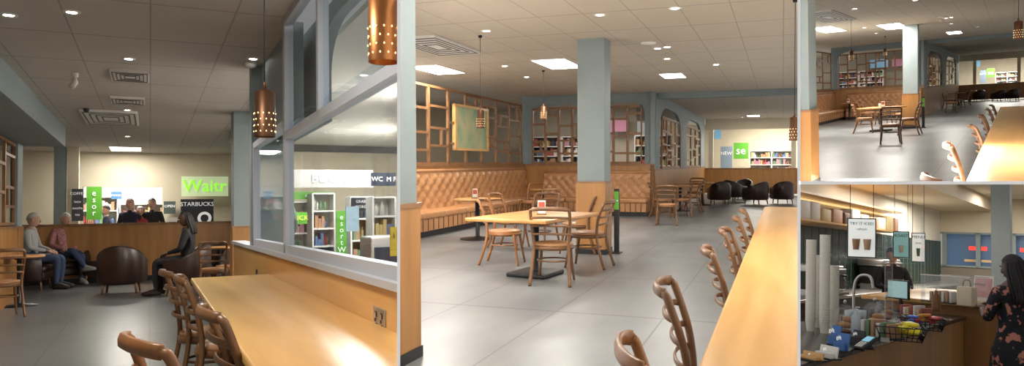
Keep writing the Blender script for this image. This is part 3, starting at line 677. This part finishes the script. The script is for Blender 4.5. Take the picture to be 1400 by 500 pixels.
# =====================================================  ROOM 4
r=R4
tileG=M('dark_green_tile',(.008,.028,.017),.35,kind='noise',col2=(.006,.02,.012),sc_=(3,3,3)); grout=M('grout',(.07,.10,.08),.7)
beige=M('beige_ceiling',(.62,.52,.38),.7); pale=M('pale_wall',(.66,.62,.52),.7)
b=MB(); b.box(-6,4,2,24,-.05,0,M('floor_brownish',(.2,.17,.14),.4)); b.obj('floor',r)
b=MB(); b.box(-4.1,-2.9,4,22,2.8,3.15,beige); b.box(-2.9,6,4,22,3.1,3.15,M('ceiling_cream4',(.62,.56,.44),.8)); b.box(-2.9,-2.8,4,22,2.8,3.15,beige); b.obj('ceiling',r)
b=MB(); b.box(-4.1,-4,4,22,0,2.8,pale); b.obj('wall_left',r)
b=MB(); b.box(-4,-3.97,6,21.9,.97,2.0,tileG)
y=6
while y<21.9: b.box(-3.97,-3.966,y,y+.03,.97,2.0,grout); y+=.35
z=.98
while z<2.0: b.box(-3.97,-3.966,6,21.9,z,z+.008,grout); z+=.11
b.obj('wall_tile_panel',r)
YK=22
b=MB(); zb=1.35; zt=2.25
b.box(-4.1,6,YK,YK+.1,0,zb,M('wall_lower4',(.2,.17,.13),.7)); b.box(-4.1,6,YK,YK+.1,zt,3.2,cream); b.obj('wall_back',r)
b=MB(); b.box(-3.9,6,YK+.3,YK+.32,zb-.1,zt+.1,M('dusk_outside',(.06,.11,.19),.3,es=.4,kind=None))
x=-3.95
while x<5: b.box(x,x+.1,YK-.03,YK+.1,zb,zt,blue); x+=.75
b.box(-4,5,YK-.03,YK+.1,zb,zb+.05,blue); b.box(-4,5,YK-.03,YK+.1,zt-.05,zt,blue)
for i,x in enumerate((-3.4,-2.3,-1.2)): b.box(x,x+.4,YK+.28,YK+.3,1.8,1.9,M('red_sign_lit',(.8,.05,.03),.5,es=1.2)); b.box(x-.1,x+.5,YK+.28,YK+.3,1.5,1.56,M('street_amber',(.5,.32,.15),.5,es=.5))
b.obj('window_3',r)
b=MB(); q=r.onY(1369,330,15.5); b.box(q.x-.14,q.x+.14,15.4,15.7,0,3.1,blue); b.obj('structural_column',r)
b=MB(); dark=M('dark_stone',(.03,.028,.026),.2)
b.box(-2.35,-1.52,3.5,9.6,.08,.91,woodP); b.rbox(-2.4,-1.49,3.5,9.6,.91,.95,dark,.01); b.box(-2.3,-1.6,3.5,9.6,0,.08,black); b.obj('service_counter',r)
b=MB(); b.box(-2.35,-1.2,9.7,13,.08,1.05,woodP); b.rbox(-2.6,-1.12,9.62,13.1,1.05,1.1,woodL,.012); b.box(-2.3,-1.25,9.75,13,0,.08,black); b.obj('collection_counter',r)
b=MB(); b.box(-3.96,-3.4,7,21,0,.92,black); b.rbox(-3.96,-3.36,7,21,.92,.96,steel,.01); b.obj('back_counter',r)
b=MB(); rnd=random.Random(9); b.box(-3.96,-3.6,9.5,16.2,2.03,2.06,woodL); b.box(-3.96,-3.6,9.5,16.2,2.42,2.45,woodL); warm=M('shelf_glow',(1,.7,.3),.5,es=1.0); b.box(-3.96,-3.94,9.6,16.1,2.38,2.41,warm)
y=9.7
while y<16:
    w=rnd.uniform(.35,.6); b.rbox(-3.85,-3.65,y,y+w*.8,2.06,2.06+rnd.uniform(.18,.28),rnd.choice([PRODC[3],PRODC[6],M('kraft',(.4,.22,.1),.6),PRODC[1],hairn]),.02); y+=w
b.obj('retail_shelf',r)
lamp(r,'AREA',-3.2,13,2.75,50,.6,sy=5,name='counter_fill');  # area lamp added to brighten the wall behind the counter
def P4(px,py,z=.95): return r.fl(px,py,z)
cupm=M('paper_cup',(.8,.74,.64),.6)
for px,py,n,s_ in((1108,452,32,1),(1127,455,34,1.05),(1140,450,22,.9),(1117,447,26,.9)):
    b=MB()
    for i in range(n):
        z=i*.021; b.lathe([(.03,z),(.041,z+.09),(.043,z+.092),(.041,z+.094)],cupm,14)
    b.lathe([(0,0),(.03,0)],cupm,14); b.lathe([(0,n*.021+.07),(.04,n*.021+.073)],cupm,14)
    q=P4(px,py); ob=b.obj('paper_cup_stack',r,q.x,q.y,.95)
pg=M('poster_white',(.75,.78,.74),.5,es=.5)
def hang(px0,px1,py0,py1,Yw,m,cm,words):
    d=r.ray((px0+px1)/2,(py0+py1)/2); c=d*Yw; w=(px1-px0)/F*Yw; h=(py1-py0)/F*Yw; rz=math.atan2(-c.x,c.y)*1.0
    b=MB(); b.box(-w/2,w/2,0,.02,-h/2,h/2,black); b.box(-w/2+.012,w/2-.012,-.005,0,-h/2+.012,h/2-.012,m)
    for sx_ in(-1,1): b.tube([(sx_*w*.4,.01,h/2),(sx_*w*.4,.01,2.8-(r.h+c.z))],.004,black,5)
    for i,(t,zz,sz) in enumerate(words): b.textY(t,sz*h,dgreen,0,-.012,zz*h)
    for k,cc in enumerate(cm):
        b.lathe([(.0,0),(w*.1,0),(w*.14,h*.26),(w*.15,h*.27)],cc,12,((k-(len(cm)-1)/2)*w*.38,-.03,-h*.3))
    b.obj('hanging_menu_screen',r,c.x,c.y,r.h+c.z,rz)
hang(1160,1196,298,352,8.5,pg,[PRODC[6],M('cup_cream',(.6,.4,.25),.5)],[('TRY IT ICED',.36,.1),('refresh',.22,.08)])
hang(1222,1242,316,352,11,M('poster_teal',(.25,.5,.5),.5,es=.2),[PRODC[3]],[('ROAST',.33,.15)])
hang(1247,1264,318,358,11.5,pg,[PRODC[4]],[('MENU',.35,.14),('latte',.15,.1)])
for px,py,wd,hh in((1215,462,.6,1.0),(1262,448,.6,1.0)):
    q=P4(px,py); b=MB(); b.box(-.005,.005,-wd/2,wd/2,.02,hh,acr); b.box(-.03,.03,-wd/2,-wd/2+.03,0,.03,steel); b.box(-.03,.03,wd/2-.03,wd/2,0,.03,steel)
    b.obj('acrylic_screen',r,q.x,q.y,.95,.15)
for px,py,s_ in((1196,446,1),(1211,440,1.1),(1155,452,1)):
    q=P4(px,py); b=MB(); prof=[(.1,0)]+[(.1*math.cos(a)if i else .1,.12+.1*math.sin(a)) for i,a in enumerate([math.pi/2*k/8 for k in range(9)])]
    b.lathe(prof,acr,20); b.lathe([(0,0),(.11,0),(.115,.01),(0,.015)],woodC,20); b.ell((0,0,.24),.015,.015,.018,steel)
    b.ell((0,0,.05),.06,.05,.03,M('pastry',(.5,.25,.08),.6)); b.ell((.02,.02,.09),.05,.04,.03,M('pastry2',(.4,.17,.05),.6)); b.obj('glass_cake_dome',r,q.x,q.y,.95)
def basket(px,py,cols,w=.16,dd=.16):
    q=P4(px,py); b=MB(); 
    for z,k in((0,.8),(.05,.9),(.1,1.0)): b.tube([(w*k*sx_,dd*k*sy_,z+.005) for sx_,sy_ in((-1,-1),(1,-1),(1,1),(-1,1))],.004,black,5,closed=True)
    for i in range(9):
        u=-1+2*i/8
        for a in(-1,1):
            b.tube([(w*.8*u,dd*.8*a,0),(w*u,dd*a,.1)],.003,black,4); b.tube([(w*.8*a,dd*.8*u,0),(w*a,dd*u,.1)],.003,black,4)
    rn=random.Random(px)
    for i in range(16):
        c=rn.choice(cols); T=Matrix.Translation((rn.uniform(-.1,.1),rn.uniform(-.1,.1),rn.uniform(.04,.13)))@Matrix.Rotation(rn.uniform(0,3),4,'Z')@Matrix.Rotation(rn.uniform(-.5,.5),4,'X')
        b.rbox(-.05,.05,-.03,.03,-.015,.015,c,.012,T,2)
    b.obj('snack_basket',r,q.x,q.y,.95,.3)
basket(1230,464,[M('snack_yellow',(.85,.7,.02),.4),M('snack_yellow2',(.75,.6,.05),.4)],.17,.17)
basket(1262,450,[M('snack_red',(.55,.04,.04),.4),M('snack_purple',(.25,.06,.35),.4),M('snack_blue',(.05,.15,.5),.4),M('snack_orange',(.7,.3,.04),.4)])
q=P4(1187,477); b=MB(); T=Matrix.Rotation(.5,4,'X'); b.rbox(-.04,.04,-.08,.08,.03,.06,black,.01,T); b.box(-.03,.03,0,.06,.06,.063,M('reader_screen',(.2,.45,.6),.3,es=.5),T)
for i in range(3):
    for j in range(4): b.box(-.028+i*.02,-.014+i*.02,-.07+j*.016,-.06+j*.016,.06,.064,white,T)
b.lathe([(0,0),(.04,0),(.03,.03),(0,.04)],black,12); b.obj('card_payment_terminal',r,q.x,q.y,.95,-.5)
q=P4(1228,425); b=MB(); b.rbox(-.16,.16,-.01,.02,.14,.36,black,.01); b.box(-.145,.145,-.013,-.01,.155,.345,M('screen_lit',(.25,.4,.4),.3,es=.5)); b.tube([(0,.02,.2),(0,.06,.0)],.02,black,8); b.rbox(-.1,.1,-.05,.12,0,.02,black,.008); b.obj('till_touchscreen',r,q.x,q.y,.95,-.6)
for px,py,c,w,h in((1150,480,M('card_blue',(.05,.15,.4),.5),.1,.12),(1131,490,white,.14,.08),(1172,470,black,.1,.1),(1110,492,woodL,.16,.05),(1140,472,M('card_blue',(.05,.15,.4),.5),.08,.14)):
    q=P4(px,py); b=MB(); b.box(-w/2,w/2,-w/3,w/3,0,.01,black); b.box(-w/2,w/2,.0,.01,.01,h,c,Matrix.Rotation(-.2,4,'X')); b.box(-w*.45,w*.45,-w*.25,-.01,.01,h*.5,c); b.textY('gift',h*.3,txtw,0,-.02,h*.75); b.obj('leaflet_holder',r,q.x,q.y,.95,-.5)
for px,py,c in((1170,455,M('bottle_clear',(.5,.55,.6),.2)),(1280,425,M('bottle_brown',(.2,.08,.02),.3))):
    z=.95 if px<1200 else 1.1; q=P4(px,py,z); b=MB(); b.lathe([(0,0),(.035,0),(.037,.01),(.037,.13),(.015,.16),(.013,.19),(0,.19)],c,14); b.tube([(0,0,.18),(0,0,.21),(.03,0,.21)],.006,white,6); b.obj('pump_bottle',r,q.x,q.y,z)
b=MB(); b.rbox(-.25,.25,-.35,.35,.1,.5,black,.03); b.rbox(-.27,.2,-.37,.37,.42,.55,steel,.03); b.box(.2,.3,-.3,.3,.02,.06,steel); 
for yy in(-.15,.15): b.tube([(.22,yy,.38),(.32,yy,.36)],.02,black,8); b.tube([(.22,yy+.08,.4),(.3,yy+.08,.2)],.007,steel,6)
b.box(-.22,.2,-.33,.33,0,.12,steel); me=b.mesh('espresso_machine')
place(me,'espresso_machine',r,-3.65,14.8,.96,0,(1,1.6,1)); place(me,'espresso_machine',r,-3.65,11.4,.96,0,(1,1.3,.8))
b=MB(); b.tube(curve([(0,0,0),(0,0,.3),(.05,0,.42),(.15,0,.42),(.18,0,.3)]),.014,steel,8); b.tube([(0,.05,.05),(.0,.12,.08)],.008,steel,6); b.obj('counter_tap',r,-2.2,7.9,.95)
b=MB()
for i in range(3): b.lathe([(0,0),(.05,0),(.05,.18),(.03,.2),(0,.2)],[steel,PRODC[3],black][i],12,(0,i*.3,0))
b.obj('milk_jugs',r,-3.7,16.6,.96)
b=MB(); b.box(-.12,.12,-.01,.01,0,.3,white,Matrix.Rotation(-.15,4,'X')); b.box(-.1,.1,-.016,-.012,.05,.27,M('leaflet_pink',(.6,.3,.3),.5),Matrix.Rotation(-.15,4,'X')); b.textY('summer',.05,black,0,-.05,.2); q=P4(1343,412,1.1); b.obj('counter_leaflet',r,q.x,q.y,1.1,-.5)
b=MB(); b.box(-.25,.25,-.2,.2,0,.3,acr); b.rbox(-.26,.26,-.21,.21,-.0,.02,woodC,.008); b.box(-.26,.26,-.21,-.2,.29,.3,steel); b.box(-.26,.26,.2,.21,.29,.3,steel)
for i in range(5): b.ell((-.17+.085*i,0,.05),.035,.08,.03,M('pastry',(.5,.25,.08),.6))
q=P4(1305,414,1.1); b.obj('pastry_display_case',r,q.x,q.y,1.1,-.3)
b=MB(); b.rbox(-.08,.08,-.05,.05,0,.2,M('paper_bag',(.65,.55,.4),.7),.01); b.tube(curve([(-.04,0,.2),(-.03,0,.26),(.03,0,.26),(.04,0,.2)]),.004,woodC,5); q=P4(1322,418,1.1); b.obj('paper_carrier_bag',r,q.x,q.y,1.1,-.4)
person('barista',r,-2.95,12.6,0,-2.6,mod(STAND,wrL=(-.12,.3,1.1),elL=(-.25,.06,1.1),wrR=(.12,.3,1.1),elR=(.25,.06,1.1)),blackc,blackc,skinm,shoe,hairb,hs='cap')
d=r.ray(1388,430); yw=6.4
person('customer_woman',r,d.x*yw,d.y*yw,0,.75,mod(STAND,elL=(-.22,.06,1.12),wrL=(-.1,.3,1.2),elR=(.22,.08,1.12),wrR=(.08,.34,1.22)),floral,floral,skind,shoe,hairb,hs='braids',sleeve='short',skirt=floral,scale=.955,pitch=-.2,yaw=.35)
for px,py,pw in((1276,256,50),(1322,262,50),(1352,285,0),(1300,290,0)):
    q=cp(r,px,py,3.1); 
    if q[1]<21.5: downlight(r,q[0],q[1],3.1,pw*1.5,.07)
lamp(r,'AREA',-1.6,7.5,3.05,120,.8,sy=2,name='near_fill'); lamp(r,'AREA',-.6,14,3.05,120,.9,sy=2,name='far_fill'); lamp(r,'AREA',-1.5,19.5,3.05,60,2,sy=1,name='far_fill'); lamp(r,'AREA',-3.2,17.5,2.75,45,.8,sy=2,name='counter_fill')  # area lamps added as fill for the counter and the dark back
def tumblers(px,py,n,c):
    b=MB()
    for i in range(n):
        for j in range(3): b.lathe([(0,0),(.028,0),(.036,.11),(.034,.11),(.026,.01)],c,12,(i*.08,j*.08,0))
    q=P4(px,py); b.obj('takeaway_tumblers',r,q.x,q.y,.95)
tumblers(1160,440,2,M('tumbler_clear',(.55,.6,.62),.15)); tumblers(1180,436,2,M('tumbler_dark',(.04,.04,.05),.3))
def packets(px,py,z,cols,n):
    b=MB(); rn=random.Random(px)
    b.box(-.13,.13,-.1,.1,0,.012,black)
    for i in range(n):
        x=-.11+.22*i/(n-1); c=cols[i%len(cols)]; b.rbox(x-.015,x+.015,-.08,.08,.012,.1+.05*rn.random(),c,.006,None,2)
    q=P4(px,py,z); b.obj('biscuit_packet_tray',r,q.x,q.y,z,-.4)
packets(1252,436,.95,[PRODC[0],PRODC[3],PRODC[1]],7); packets(1292,414,1.1,[PRODC[6],PRODC[3]],6); packets(1205,462,.95,[PRODC[3],PRODC[4],PRODC[6]],6)

# ------------- trim each unit to its party walls -------------
bpy.context.view_layer.update()
for rm in (R1,R2,R3,R4):
    for ob in list(rm.obs):
        cs=[ob.matrix_world@Vector(c) for c in ob.bound_box]; dead=False
        for n in rm.clips:
            ds=[n.dot(c) for c in cs]
            if max(ds)<=0: dead=True;break
            if min(ds)<0:
                me=ob.data.copy(); ob.data=me
                bm=bmesh.new(); bm.from_mesh(me); inv=ob.matrix_world.inverted()
                nl=(ob.matrix_world.to_3x3().transposed()@n).normalized(); co=inv@Vector((0,0,0))
                bmesh.ops.bisect_plane(bm,geom=bm.verts[:]+bm.edges[:]+bm.faces[:],dist=1e-5,plane_co=co,plane_no=nl,clear_inner=True)
                if not bm.faces: dead=True; bm.free(); break
                bm.to_mesh(me); bm.free()
        if dead:
            for ch in list(ob.children): bpy.data.objects.remove(ch)
            bpy.data.objects.remove(ob)
def divider(name,px,d0=1.5,d1=75):
    k=(px-700)/F; t=.0021*d0
    b=MB(); hz=.28
    vs=[]
    for d in(d0,d1):
        for s_ in(-1,1):
            for z in(-1,1): vs.append((k*d+s_*t,d,z*hz*d))
    b.add(vs,[(0,1,3,2),(4,6,7,5),(0,4,5,1),(2,3,7,6),(0,2,6,4),(1,5,7,3)],whiteb)
    o=bpy.data.objects.new(name,b.mesh(name)); sc.collection.objects.link(o)
divider('wall_divider_left',545); divider('wall_divider_right',1092.3)
b=MB(); d0,d1=1.5,75; t=.0022*d0; k0=(1092.3-700)/F; k1=.78
vs=[]
for d in(d0,d1):
    for k in(k0,k1):
        for s_ in(-1,1): vs.append((k*d,d,KZ*d+s_*t))
b.add(vs,[(0,1,3,2),(4,6,7,5),(0,4,5,1),(2,3,7,6),(0,2,6,4),(1,5,7,3)],whiteb)
o=bpy.data.objects.new('floor_divider',b.mesh('floor_divider')); sc.collection.objects.link(o)
w=bpy.data.worlds.new('World'); sc.world=w; w.use_nodes=True
w.node_tree.nodes['Background'].inputs[0].default_value=(1,.96,.9,1); w.node_tree.nodes['Background'].inputs[1].default_value=.30
cam=bpy.data.cameras.new('Camera'); cam.sensor_width=36; cam.lens=36*F/1400; cam.clip_end=300; cam.clip_start=.05
co=bpy.data.objects.new('Camera',cam); sc.collection.objects.link(co); co.rotation_euler=(math.pi/2,0,0); sc.camera=co
